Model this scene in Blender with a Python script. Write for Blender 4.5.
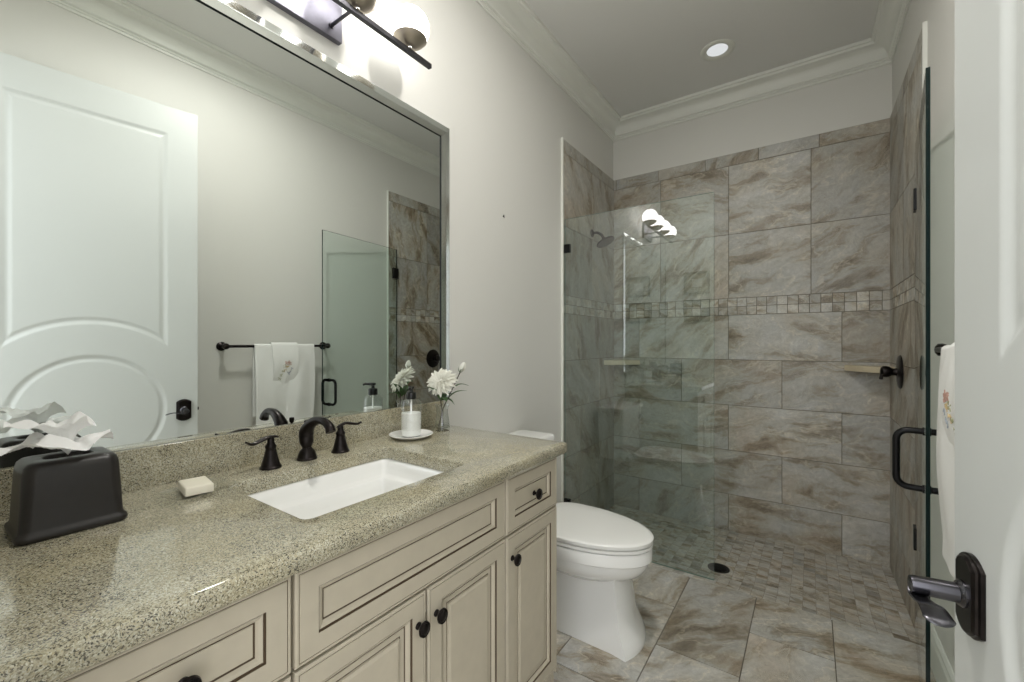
import bpy, bmesh, math, random
from mathutils import Vector, Matrix, noise as mnoise
random.seed(7)
for o in list(bpy.data.objects): bpy.data.objects.remove(o)
SC = bpy.context.scene; COL = SC.collection
R = math.radians
# ------------------------------------------------------------ camera, world, exposure
CX, CH = 1.276, 1.21
cam = bpy.data.cameras.new('camera'); camo = bpy.data.objects.new('camera', cam); COL.objects.link(camo)
camo.location = (CX, 0, CH); camo.rotation_euler = (R(90), 0, R(34.9))
cam.sensor_width = 36; cam.lens = 36 * 427 / 1024; cam.clip_start = 0.01; cam.shift_y = 2.0 / 1024
SC.camera = camo
vs = SC.view_settings
vs.view_transform = 'Standard'; vs.look = 'None'; vs.gamma = 1; vs.use_curve_mapping = False
vs.exposure = 1.58
W = bpy.data.worlds.new('world'); SC.world = W; W.use_nodes = True
W.node_tree.nodes['Background'].inputs[0].default_value = (0.96, 0.98, 1.0, 1)
W.node_tree.nodes['Background'].inputs[1].default_value = 0.95
GLOBE_E, FILL_E = 2.4, 190.0

# ------------------------------------------------------------ room numbers
RW, RD, CZ = 1.66, 3.23, 2.93      # width, depth, ceiling
FY = 0.035                          # entrance wall face
TT = 0.012                          # tile thickness
TILE_Z = 2.49; SH_Y = 2.34

def lin(c): return tuple(((v/255+0.055)/1.055)**2.4 if v/255 > 0.04045 else v/255/12.92 for v in c)
# ------------------------------------------------------------ materials
def newmat(name):
    m = bpy.data.materials.new(name); m.use_nodes = True
    return m, m.node_tree.nodes, m.node_tree.links, m.node_tree.nodes['Principled BSDF']
def N(nodes, t, **k):
    n = nodes.new(t)
    for a, v in k.items():
        if a.startswith('i_'):
            key = a[2:]; n.inputs[int(key) if key.isdigit() else key].default_value = v
        else: setattr(n, a, v)
    return n
def ramp(nodes, stops, interp='LINEAR'):
    r = nodes.new('ShaderNodeValToRGB'); cr = r.color_ramp; cr.interpolation = interp
    while len(cr.elements) > 1: cr.elements.remove(cr.elements[-1])
    cr.elements[0].position = stops[0][0]; cr.elements[0].color = (*stops[0][1], 1)
    for p, c in stops[1:]:
        e = cr.elements.new(p); e.color = (*c, 1)
    return r
def plain(name, rgb, rough=0.5, metal=0, bump=0, bscale=200, var=0.0, spec=0.5, coat=0):
    m, n, l, b = newmat(name)
    c = lin(rgb); b.inputs['Base Color'].default_value = (*c, 1)
    b.inputs['Roughness'].default_value = rough; b.inputs['Metallic'].default_value = metal
    b.inputs['Specular IOR Level'].default_value = spec; b.inputs['Coat Weight'].default_value = coat
    tc = N(n, 'ShaderNodeTexCoord')
    nz = N(n, 'ShaderNodeTexNoise'); nz.inputs['Scale'].default_value = bscale; nz.inputs['Detail'].default_value = 3
    l.new(tc.outputs['Object'], nz.inputs['Vector'])
    if var:
        r = ramp(n, [(0.3, tuple(x*(1-var) for x in c)), (0.7, tuple(min(1, x*(1+var)) for x in c))])
        l.new(nz.outputs['Fac'], r.inputs[0]); l.new(r.outputs[0], b.inputs['Base Color'])
    if bump:
        bp = N(n, 'ShaderNodeBump'); bp.inputs['Strength'].default_value = bump; bp.inputs['Distance'].default_value = 0.002
        l.new(nz.outputs['Fac'], bp.inputs['Height']); l.new(bp.outputs[0], b.inputs['Normal'])
    return m
M = {}
M['wall'] = plain('wall_paint', (217, 216, 210), 0.6, bump=0.12, bscale=260)
M['ceil'] = plain('ceiling_paint', (224, 224, 221), 0.8, bump=0.1, bscale=200)
M['trim'] = plain('trim_paint', (228, 229, 222), 0.4)
M['door'] = plain('door_paint', (206, 209, 206), 0.3, bump=0.02, bscale=60)
M['cab'] = plain('cabinet_paint', (193, 184, 165), 0.42, var=0.03, bscale=30)
M['glaze'] = plain('brown_glaze', (86, 71, 54), 0.5)
M['bronze'] = plain('oiled_bronze', (42, 38, 37), 0.32, metal=0.85, var=0.25, bscale=40)
M['black'] = plain('black_metal', (20, 20, 21), 0.35, metal=0.6)
M['steel'] = plain('brushed_steel', (120, 119, 128), 0.45, metal=1.0, var=0.1, bscale=25)
M['bar'] = plain('dark_steel', (96, 95, 100), 0.3, metal=1.0)
M['cup'] = plain('bronze_cup', (182, 172, 158), 0.4, metal=0.9)
M['porc'] = plain('porcelain', (243, 243, 240), 0.12, coat=0.4)
M['seat'] = plain('toilet_seat_plastic', (238, 238, 234), 0.22)
M['towel'] = plain('terry_cotton', (238, 238, 234), 0.95, bump=0.6, bscale=700)
M['tissuem'] = plain('tissue_paper', (250, 250, 249), 0.9)
M['soap'] = plain('soap', (232, 226, 208), 0.45)
M['leather'] = plain('dark_brown_lacquer', (33, 29, 27), 0.33, bump=0.05, bscale=90, var=0.08)
M['lotion'] = plain('white_lotion', (240, 240, 236), 0.4)
M['plastic'] = plain('black_plastic', (18, 18, 18), 0.3)
M['petal'] = plain('white_petal', (244, 243, 234), 0.6)
M['green'] = plain('leaf_green', (84, 116, 72), 0.5, var=0.25, bscale=60)
M['stemc'] = plain('stem_brown', (70, 62, 48), 0.6)
M['stone'] = plain('cream_marble', (205, 192, 165), 0.3, var=0.12, bscale=14)
M['grout'] = plain('grout', (112, 106, 94), 0.9, bump=0.2, bscale=300)
M['gasket'] = plain('dark_backing', (22, 30, 30), 0.5)
M['drain'] = plain('drain_metal', (60, 58, 55), 0.4, metal=0.8)
M['groutl'] = plain('light_grout', (146, 139, 126), 0.9)
M['pewter'] = plain('dark_pewter', (92, 91, 96), 0.26, metal=0.95)
M['hallfloor'] = plain('hall_floor', (150, 138, 120), 0.5, var=0.1, bscale=8)
M['frame'] = plain('dark_frame_wood', (62, 52, 46), 0.4)
M['mat'] = plain('picture_mat', (232, 230, 222), 0.8)
M['art'] = plain('picture_print', (150, 140, 120), 0.8, var=0.5, bscale=60)
M['thr'] = plain('red_brown_thread', (190, 152, 138), 0.8)
M['thg'] = plain('olive_thread', (164, 164, 128), 0.8)
M['thy'] = plain('ochre_thread', (206, 184, 138), 0.8)
M['thb'] = plain('blue_grey_thread', (176, 182, 192), 0.8)

for k_ in ('petal', 'tissuem', 'green'):
    nt = M[k_].node_tree; pb = nt.nodes['Principled BSDF']; tl = nt.nodes.new('ShaderNodeBsdfTranslucent'); tl.inputs[0].default_value = pb.inputs['Base Color'].default_value if k_ != 'green' else (0.09, 0.16, 0.05, 1)
    mxs = nt.nodes.new('ShaderNodeMixShader'); mxs.inputs[0].default_value = 0.38 if k_ != 'tissuem' else 0.15
    nt.links.new(pb.outputs[0], mxs.inputs[1]); nt.links.new(tl.outputs[0], mxs.inputs[2]); nt.links.new(mxs.outputs[0], nt.nodes['Material Output'].inputs[0])
def emission(name, rgb, s):
    m, n, l, b = newmat(name); c = lin(rgb)
    b.inputs['Base Color'].default_value = (*c, 1); b.inputs['Roughness'].default_value = .3
    b.inputs['Emission Color'].default_value = (*c, 1); b.inputs['Emission Strength'].default_value = s
    return m
M['globe'] = emission('opal_glass', (255, 253, 250), GLOBE_E)
M['lens_fill'] = emission('fill_lens', (255, 252, 247), FILL_E)
M['lens_dim'] = emission('frosted_lens', (170, 172, 174), 0.5)

def mirror_mat():
    m, n, l, b = newmat('mirror_silver')
    b.inputs['Base Color'].default_value = (0.83, 0.87, 0.85, 1); b.inputs['Metallic'].default_value = 1
    b.inputs['Roughness'].default_value = 0.0
    return m
M['mirror'] = mirror_mat()
M['mirrorf'] = mirror_mat(); M['mirrorf'].name = 'frame_mirror'; M['mirrorf'].node_tree.nodes['Principled BSDF'].inputs['Roughness'].default_value = 0.13
def glass_mat(name, tint, gain=1.0, refl=(1, 1, 1), ior=1.5):
    m, n, l, b = newmat(name); n.remove(b); out = n['Material Output']
    tr = N(n, 'ShaderNodeBsdfTransparent'); tr.inputs[0].default_value = (*tint, 1)
    gl = N(n, 'ShaderNodeBsdfGlossy'); gl.inputs['Roughness'].default_value = 0.0; gl.inputs['Color'].default_value = (*refl, 1)
    fr = N(n, 'ShaderNodeFresnel'); fr.inputs['IOR'].default_value = ior
    ge = N(n, 'ShaderNodeNewGeometry')
    inv = N(n, 'ShaderNodeMath', operation='SUBTRACT'); inv.inputs[0].default_value = 1
    l.new(ge.outputs['Backfacing'], inv.inputs[1])
    g = N(n, 'ShaderNodeMath', operation='MULTIPLY', use_clamp=True); g.inputs[1].default_value = gain
    l.new(fr.outputs[0], g.inputs[0])
    mu = N(n, 'ShaderNodeMath', operation='MULTIPLY', use_clamp=True)
    l.new(g.outputs[0], mu.inputs[0]); l.new(inv.outputs[0], mu.inputs[1])
    mx = N(n, 'ShaderNodeMixShader'); l.new(mu.outputs[0], mx.inputs[0]); l.new(tr.outputs[0], mx.inputs[1]); l.new(gl.outputs[0], mx.inputs[2])
    l.new(mx.outputs[0], out.inputs[0])
    return m
M['glass'] = glass_mat('shower_glass', (0.91, 0.96, 0.95), 3.6)
M['glassd'] = glass_mat('shower_door_glass', (0.94, 0.975, 0.962), 1.0)
M['clear'] = glass_mat('clear_glass', (0.93, 0.94, 0.935), 2.0)
M['gedge'] = plain('glass_edge_green', (16, 34, 34), 0.1)
M['gedgel'] = plain('glass_edge_light', (120, 150, 140), 0.15)

def granite():
    m, n, l, b = newmat('granite')
    tc = N(n, 'ShaderNodeTexCoord')
    wn = N(n, 'ShaderNodeTexNoise'); wn.inputs['Scale'].default_value = 60; wn.inputs['Detail'].default_value = 3
    l.new(tc.outputs['Object'], wn.inputs['Vector'])
    vm = N(n, 'ShaderNodeVectorMath', operation='SCALE'); vm.inputs['Scale'].default_value = 0.012
    l.new(wn.outputs['Color'], vm.inputs[0])
    va = N(n, 'ShaderNodeVectorMath', operation='ADD'); l.new(tc.outputs['Object'], va.inputs[0]); l.new(vm.outputs[0], va.inputs[1])
    v1 = N(n, 'ShaderNodeTexVoronoi'); v1.inputs['Scale'].default_value = 600; l.new(va.outputs[0], v1.inputs['Vector'])
    sep = N(n, 'ShaderNodeSeparateColor'); l.new(v1.outputs['Color'], sep.inputs[0])
    # big soft drifts decide where the dark and golden grains gather
    big = N(n, 'ShaderNodeTexNoise'); big.inputs['Scale'].default_value = 14; big.inputs['Detail'].default_value = 5
    l.new(tc.outputs['Object'], big.inputs['Vector'])
    ad = N(n, 'ShaderNodeMath', operation='MULTIPLY_ADD'); ad.inputs[1].default_value = 0.55; ad.inputs[2].default_value = -0.27
    l.new(big.outputs['Fac'], ad.inputs[0])
    su = N(n, 'ShaderNodeMath', operation='ADD', use_clamp=True); l.new(sep.outputs[0], su.inputs[0]); l.new(ad.outputs[0], su.inputs[1])
    r = ramp(n, [(0, lin((70, 68, 60))), (0.10, lin((98, 93, 78))), (0.2, lin((138, 131, 108))), (0.3, lin((162, 157, 136))),
                 (0.45, lin((176, 171, 150))), (0.6, lin((184, 180, 160))), (0.74, lin((174, 164, 134))), (0.84, lin((194, 190, 170))), (1, lin((208, 206, 190)))])
    l.new(su.outputs[0], r.inputs[0])
    f = N(n, 'ShaderNodeTexNoise'); f.inputs['Scale'].default_value = 420; f.inputs['Detail'].default_value = 2
    l.new(tc.outputs['Object'], f.inputs['Vector'])
    fr = ramp(n, [(0.33, (0.55, 0.54, 0.5)), (0.45, (1, 1, 1)), (0.7, (1.0, 1.0, 1.0))])
    l.new(f.outputs['Fac'], fr.inputs[0])
    mx = N(n, 'ShaderNodeMix', data_type='RGBA', blend_type='MULTIPLY'); mx.inputs[0].default_value = 0.8
    gd = N(n, 'ShaderNodeTexNoise'); gd.inputs['Scale'].default_value = 7; gd.inputs['Detail'].default_value = 4; l.new(tc.outputs['Object'], gd.inputs['Vector'])
    gr = ramp(n, [(0.44, (1.0, 1.0, 1.0)), (0.66, (0.95, 0.92, 0.84))]); l.new(gd.outputs['Fac'], gr.inputs[0])
    gm = N(n, 'ShaderNodeMix', data_type='RGBA', blend_type='MULTIPLY'); gm.inputs[0].default_value = 1; l.new(r.outputs[0], gm.inputs[6]); l.new(gr.outputs[0], gm.inputs[7])
    l.new(gm.outputs[2], mx.inputs[6]); l.new(fr.outputs[0], mx.inputs[7]); l.new(mx.outputs[2], b.inputs['Base Color'])
    b.inputs['Roughness'].default_value = 0.12; b.inputs['Specular IOR Level'].default_value = 0.6
    b.inputs['Coat Weight'].default_value = 0.5; b.inputs['Coat Roughness'].default_value = 0.04
    return m
M['granite'] = granite()

def tile_mat(name, angle=35, tone=1.0, rough=0.38, scale=1.0, contrast=1.0, sparse=False):
    """marbled stone-look porcelain; 'tuv' = metres in the tile plane (x, y) and a number for each tile (z)"""
    m, n, l, b = newmat(name)
    at = N(n, 'ShaderNodeAttribute'); at.attribute_name = 'tuv'
    sx = N(n, 'ShaderNodeSeparateXYZ'); l.new(at.outputs['Vector'], sx.inputs[0])
    # each tile turned a little and shifted
    wn = N(n, 'ShaderNodeTexWhiteNoise', noise_dimensions='1D'); l.new(sx.outputs['Z'], wn.inputs['W'])
    cb = N(n, 'ShaderNodeCombineXYZ'); l.new(sx.outputs['X'], cb.inputs[0]); l.new(sx.outputs['Y'], cb.inputs[1])
    offs = N(n, 'ShaderNodeVectorMath', operation='SCALE'); offs.inputs['Scale'].default_value = 40; l.new(wn.outputs['Color'], offs.inputs[0])
    an = N(n, 'ShaderNodeMath', operation='MULTIPLY_ADD'); an.inputs[1].default_value = R(70); an.inputs[2].default_value = R(angle-35)
    l.new(wn.outputs['Value'], an.inputs[0])
    rot = N(n, 'ShaderNodeVectorRotate', rotation_type='Z_AXIS'); l.new(cb.outputs[0], rot.inputs['Vector']); l.new(an.outputs[0], rot.inputs['Angle'])
    ad = N(n, 'ShaderNodeVectorMath', operation='ADD'); l.new(rot.outputs[0], ad.inputs[0]); l.new(offs.outputs[0], ad.inputs[1])
    wp = N(n, 'ShaderNodeTexNoise'); wp.inputs['Scale'].default_value = 4.5*scale; wp.inputs['Detail'].default_value = 5
    l.new(ad.outputs[0], wp.inputs['Vector'])
    ws = N(n, 'ShaderNodeVectorMath', operation='SCALE'); ws.inputs['Scale'].default_value = 0.17/scale; l.new(wp.outputs['Color'], ws.inputs[0])
    a2 = N(n, 'ShaderNodeVectorMath', operation='ADD'); l.new(ad.outputs[0], a2.inputs[0]); l.new(ws.outputs[0], a2.inputs[1])
    mp = N(n, 'ShaderNodeMapping'); mp.inputs['Scale'].default_value = (2.0*scale, 6.5*scale, 1); l.new(a2.outputs[0], mp.inputs['Vector'])
    n1 = N(n, 'ShaderNodeTexNoise'); n1.inputs['Scale'].default_value = 1.5; n1.inputs['Detail'].default_value = 9; n1.inputs['Roughness'].default_value = 0.62
    l.new(mp.outputs[0], n1.inputs['Vector'])
    T = lambda c: lin(tuple(min(255, v*tone) for v in c))
    r1 = ramp(n, [(0.28, T((84, 73, 58))), (0.38, T((120, 109, 92))), (0.44, T((146, 138, 124))), (0.50, T((164, 161, 154))), (0.64, T((176, 175, 171))), (0.76, T((198, 195, 186)))])
    l.new(n1.outputs['Fac'], r1.inputs[0])
    # brown / rose drifts
    n2 = N(n, 'ShaderNodeTexNoise'); n2.inputs['Scale'].default_value = 3.2*scale; n2.inputs['Detail'].default_value = 4; l.new(a2.outputs[0], n2.inputs['Vector'])
    r2 = ramp(n, [(0.36, (0.96, 0.99, 1.02)), (0.50, (1.0, 1.0, 0.97)), (0.60, (0.97, 0.91, 0.80)), (0.70, (0.94, 0.81, 0.69))])
    l.new(n2.outputs['Fac'], r2.inputs[0])
    mx = N(n, 'ShaderNodeMix', data_type='RGBA', blend_type='MULTIPLY'); mx.inputs[0].default_value = 0.75
    l.new(r1.outputs[0], mx.inputs[6]); l.new(r2.outputs[0], mx.inputs[7])
    # thin pale veins
    mp3 = N(n, 'ShaderNodeMapping'); mp3.inputs['Scale'].default_value = (2.2*scale, 5.5*scale, 1); l.new(a2.outputs[0], mp3.inputs['Vector'])
    n3 = N(n, 'ShaderNodeTexNoise'); n3.inputs['Scale'].default_value = 1.3; n3.inputs['Detail'].default_value = 5; l.new(mp3.outputs[0], n3.inputs['Vector'])
    r3 = ramp(n, [(0.485, (0, 0, 0)), (0.5, (1, 1, 1)), (0.515, (0, 0, 0))]); l.new(n3.outputs['Fac'], r3.inputs[0])
    k3 = N(n, 'ShaderNodeMath', operation='MULTIPLY'); k3.inputs[1].default_value = 0.38
    bw = N(n, 'ShaderNodeRGBToBW'); l.new(r3.outputs[0], bw.inputs[0]); l.new(bw.outputs[0], k3.inputs[0])
    m3 = N(n, 'ShaderNodeMix', data_type='RGBA'); l.new(k3.outputs[0], m3.inputs[0]); l.new(mx.outputs[2], m3.inputs[6]); m3.inputs[7].default_value = (*T((214, 205, 184)), 1)
    # fine grain + per tile shade
    w2 = N(n, 'ShaderNodeTexWhiteNoise', noise_dimensions='1D')
    a5 = N(n, 'ShaderNodeMath', operation='ADD'); a5.inputs[1].default_value = 3.3; l.new(sx.outputs['Z'], a5.inputs[0]); l.new(a5.outputs[0], w2.inputs['W'])
    mr = N(n, 'ShaderNodeMapRange'); mr.inputs['To Min'].default_value = 1-0.17*contrast; mr.inputs['To Max'].default_value = 1+0.13*contrast; l.new(w2.outputs['Value'], mr.inputs['Value'])
    if sparse:
        cr = ramp(n, [(0.0, (0.62,)*3), (0.10, (0.72,)*3), (0.12, (0.99,)*3), (1.0, (1.05,)*3)]); l.new(w2.outputs['Value'], cr.inputs[0]); mr = N(n, 'ShaderNodeRGBToBW'); l.new(cr.outputs[0], mr.inputs[0])
    g5 = N(n, 'ShaderNodeTexNoise'); g5.inputs['Scale'].default_value = 42; g5.inputs['Detail'].default_value = 7; g5.inputs['Roughness'].default_value = 0.8; l.new(a2.outputs[0], g5.inputs['Vector'])
    g6 = N(n, 'ShaderNodeMapRange'); g6.inputs['From Min'].default_value = .3; g6.inputs['From Max'].default_value = .7; g6.inputs['To Min'].default_value = .70; g6.inputs['To Max'].default_value = 1.22; l.new(g5.outputs['Fac'], g6.inputs['Value'])
    g7 = N(n, 'ShaderNodeMath', operation='MULTIPLY'); l.new(g6.outputs[0], g7.inputs[0]); l.new(mr.outputs[0], g7.inputs[1]); mr = g7
    m4 = N(n, 'ShaderNodeVectorMath', operation='SCALE'); l.new(m3.outputs[2], m4.inputs[0]); l.new(mr.outputs[0], m4.inputs['Scale'])
    l.new(m4.outputs[0], b.inputs['Base Color'])
    b.inputs['Roughness'].default_value = rough
    bp = N(n, 'ShaderNodeBump'); bp.inputs['Strength'].default_value = 0.12; bp.inputs['Distance'].default_value = 0.002
    l.new(n1.outputs['Fac'], bp.inputs['Height']); l.new(bp.outputs[0], b.inputs['Normal'])
    return m
M['tile'] = tile_mat('wall_tile', -25, 1.08)
M['tileL'] = tile_mat('side_wall_tile', 70, 1.04)
M['tilef'] = tile_mat('floor_tile', -45, 1.1, 0.35)
M['mosaic'] = tile_mat('mosaic_tile', 10, 1.15, 0.4, 1.6, 1.6)
M['mosaicf'] = tile_mat('floor_mosaic_tile', 20, 1.12, 0.45, 1.6, 1.5, True)

# ------------------------------------------------------------ mesh helpers
OFF = {}
def finish(name, bm, mats, parent=None, loc=None, smooth=False, bevel=0, bseg=2, sub=0, local=False, recalc=True, angle=35):
    """link ONE mesh object. Geometry is given in world coordinates unless local=True."""
    if recalc: bmesh.ops.recalc_face_normals(bm, faces=bm.faces)
    base = Vector(loc) if loc else Vector((0, 0, 0))
    pw = OFF.get(parent.name, Vector((0, 0, 0))) if parent else Vector((0, 0, 0))
    me = bpy.data.meshes.new(name)
    if not local:
        bmesh.ops.translate(bm, verts=bm.verts, vec=-(base if loc else pw))
    bm.to_mesh(me); bm.free()
    if not isinstance(mats, (list, tuple)): mats = [mats]
    for m in mats: me.materials.append(m)
    if smooth:
        for p in me.polygons: p.use_smooth = True
    o = bpy.data.objects.new(name, me); COL.objects.link(o)
    if parent:
        o.parent = parent
        if loc: o.location = base - pw
        OFF[o.name] = base if loc else pw
    else:
        o.location = base; OFF[o.name] = base
    if bevel:
        md = o.modifiers.new('bevel', 'BEVEL'); md.width = bevel; md.segments = bseg; md.limit_method = 'ANGLE'; md.angle_limit = R(40)
        for p in me.polygons: p.use_smooth = True
        if hasattr(md, 'harden_normals'): md.harden_normals = True
    if sub:
        md = o.modifiers.new('sub', 'SUBSURF'); md.levels = sub; md.render_levels = sub
    if smooth and not sub and not bevel:
        me.set_sharp_from_angle(angle=R(angle))
    return o
def thing(name, label, cat, loc=(0, 0, 0), rotz=0, group=None):
    o = bpy.data.objects.new(name, None); COL.objects.link(o); o.location = loc; o.rotation_euler = (0, 0, rotz)
    o.empty_display_size = 0.05; OFF[o.name] = Vector(loc)
    return tag(o, label, cat, group)
def tag(o, label=None, cat=None, group=None, kind=None):
    if label: o['label'] = label
    if cat: o['category'] = cat
    if group: o['group'] = group
    if kind: o['kind'] = kind
    return o
def struct(o, label=None):
    o['kind'] = 'structure'
    if label: o['label'] = label
    return o
def BM(): return bmesh.new()
def box(bm, x0, x1, y0, y1, z0, z1, mi=0):
    r = bmesh.ops.create_cube(bm, size=1)
    vsx = r['verts']
    for v in vsx:
        v.co = Vector(((x0+x1)/2 + v.co.x*(x1-x0), (y0+y1)/2 + v.co.y*(y1-y0), (z0+z1)/2 + v.co.z*(z1-z0)))
    fs = set(f for v in vsx for f in v.link_faces)
    for f in fs: f.material_index = mi
    return fs
def loft(bm, rings, cap0=True, cap1=True, mi=0, closed=True):
    vr = [[bm.verts.new(p) for p in ring] for ring in rings]
    n = len(vr[0]); fs = []
    for a, b in zip(vr[:-1], vr[1:]):
        for i in range(n if closed else n-1):
            j = (i+1) % n
            try: fs.append(bm.faces.new((a[i], a[j], b[j], b[i])))
            except ValueError: pass
    if cap0: fs.append(bm.faces.new(vr[0][::-1]))
    if cap1: fs.append(bm.faces.new(vr[-1]))
    for f in fs: f.material_index = mi
    return vr
def frame_of(d):
    d = Vector(d).normalized(); up = Vector((0, 0, 1)) if abs(d.z) < 0.95 else Vector((1, 0, 0))
    a = d.cross(up).normalized(); b = d.cross(a).normalized(); return a, b
def tube(bm, pts, rad, seg=16, mi=0, flat=1.0, cap=True, ref=None):
    """swept round tube; rad number or list; flat scales the second axis"""
    pts = [Vector(p) for p in pts]; n = len(pts)
    if not isinstance(rad, (list, tuple)): rad = [rad]*n
    if not isinstance(flat, (list, tuple)): flat = [flat]*n
    rings = []; a = None
    for i, p in enumerate(pts):
        d = (pts[min(i+1, n-1)] - pts[max(i-1, 0)]).normalized()
        if a is None:
            if ref is not None: a = (Vector(ref) - d*Vector(ref).dot(d)).normalized()
            else: a, _ = frame_of(d)
        else: a = (a - d*a.dot(d)).normalized()
        b = d.cross(a)
        rings.append([p + a*rad[i]*math.cos(t) + b*rad[i]*flat[i]*math.sin(t) for t in [2*math.pi*k/seg for k in range(seg)]])
    return loft(bm, rings, cap, cap, mi)
def curve(ctrl, n=24):
    """Catmull-Rom through control points"""
    P = [Vector(p) for p in ctrl]; P = [P[0]*2-P[1]] + P + [P[-1]*2-P[-2]]; out = []
    m = len(P)-3
    for i in range(m):
        for k in range(n):
            t = k/n; a, b, c, d = P[i:i+4]
            out.append(0.5*((2*b)+(c-a)*t+(2*a-5*b+4*c-d)*t*t+(3*b-a-3*c+d)*t**3))
    out.append(P[-2]); return out
def lathe(bm, prof, o=(0, 0, 0), axis=(0, 0, 1), seg=32, mi=0, cap=True, sx=1.0, ref=None):
    """prof = [(radius, height)]"""
    ax = Vector(axis).normalized(); a, b = frame_of(ax)
    if ref is not None: a = Vector(ref).normalized(); b = ax.cross(a)
    o = Vector(o)
    rings = [[o + ax*h + a*r*sx*math.cos(2*math.pi*k/seg) + b*r*math.sin(2*math.pi*k/seg) for k in range(seg)] for r, h in prof]
    return loft(bm, rings, cap, cap, mi)
def rrect(x0, x1, y0, y1, r, z, n=5):
    out = []
    for cx_, cy_, a0 in ((x1-r, y1-r, 0), (x0+r, y1-r, 90), (x0+r, y0+r, 180), (x1-r, y0+r, 270)):
        for k in range(n+1):
            t = R(a0+90*k/n); out.append((cx_+r*math.cos(t), cy_+r*math.sin(t), z))
    return out

# ------------------------------------------------------------ tile panels
TSEED = [1]
def tiles(bm, rects, to3, th, mi=0, gap=0.0017, bev=0.0005):
    """rects (u0,u1,v0,v1) as separate bevelled slabs; to3(u,v,h) -> world point"""
    uv = bm.loops.layers.float_vector.get('tuv') or bm.loops.layers.float_vector.new('tuv')
    for (u0, u1, v0, v1) in rects:
        TSEED[0] += 1; s = TSEED[0]*1.37
        a, b, c, d = u0+gap, u1-gap, v0+gap, v1-gap
        lv = [(0, 0), (0, th-bev), (bev, th)]
        rings = []
        for ins, h in lv:
            rings.append([(a+ins, c+ins, h), (b-ins, c+ins, h), (b-ins, d-ins, h), (a+ins, d-ins, h)])
        vr = [[bm.verts.new(to3(*p)) for p in r] for r in rings]
        uvw = {}
        for r, rr in zip(vr, rings):
            for v, p in zip(r, rr): uvw[v] = (p[0], p[1], s)
        fs = []
        for p, q in zip(vr[:-1], vr[1:]):
            for i in range(4): fs.append(bm.faces.new((p[i], p[(i+1) % 4], q[(i+1) % 4], q[i])))
        fs.append(bm.faces.new(vr[-1]))
        for f in fs:
            f.material_index = mi
            for lp in f.loops: lp[uv] = Vector(uvw[lp.vert])
def clip_row(cuts, lo, hi):
    e = [lo] + [c for c in sorted(cuts) if lo+0.015 < c < hi-0.015] + [hi]
    return list(zip(e[:-1], e[1:]))
def shower_wall(name, to3, lo, hi, upper, bondA, bondB, trimc, mats, label):
    bm = BM(); rects = []
    rects += [(a, b, 2.41, TILE_Z) for a, b in clip_row(trimc, lo, hi)]
    for z0, z1 in ((1.945, 2.41), (1.512, 1.945)):
        rects += [(a, b, z0, z1) for a, b in clip_row(upper, lo, hi)]
    rows = [(1.098, 1.398), (0.79, 1.098), (0.484, 0.79), (0.185, 0.484), (-0.09, 0.185)]
    for k, (z0, z1) in enumerate(rows):
        rects += [(a, b, z0, z1) for a, b in clip_row(bondA if k % 2 == 0 else bondB, lo, hi)]
    tiles(bm, rects, to3, TT-0.001, 0)
    ms = []
    nn = int((hi-lo)/0.057)+2
    for z0, z1 in ((1.398, 1.455), (1.455, 1.512)):
        ms += [(a, b, z0, z1) for a, b in clip_row([lo+0.02+0.057*i for i in range(nn)], lo, hi)]
    tiles(bm, ms, to3, TT-0.001, 1)
    # grout bed
    q = [(lo, -0.1), (hi, -0.1), (hi, TILE_Z), (lo, TILE_Z)]
    r = [[bm.verts.new(to3(u, v, h)) for u, v in q] for h in (0, TT-0.0035)]
    for i in range(4): f = bm.faces.new((r[0][i], r[0][(i+1) % 4], r[1][(i+1) % 4], r[1][i])); f.material_index = 2
    f = bm.faces.new(r[1]); f.material_index = 2
    struct(finish(name, bm, mats), label)

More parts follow.
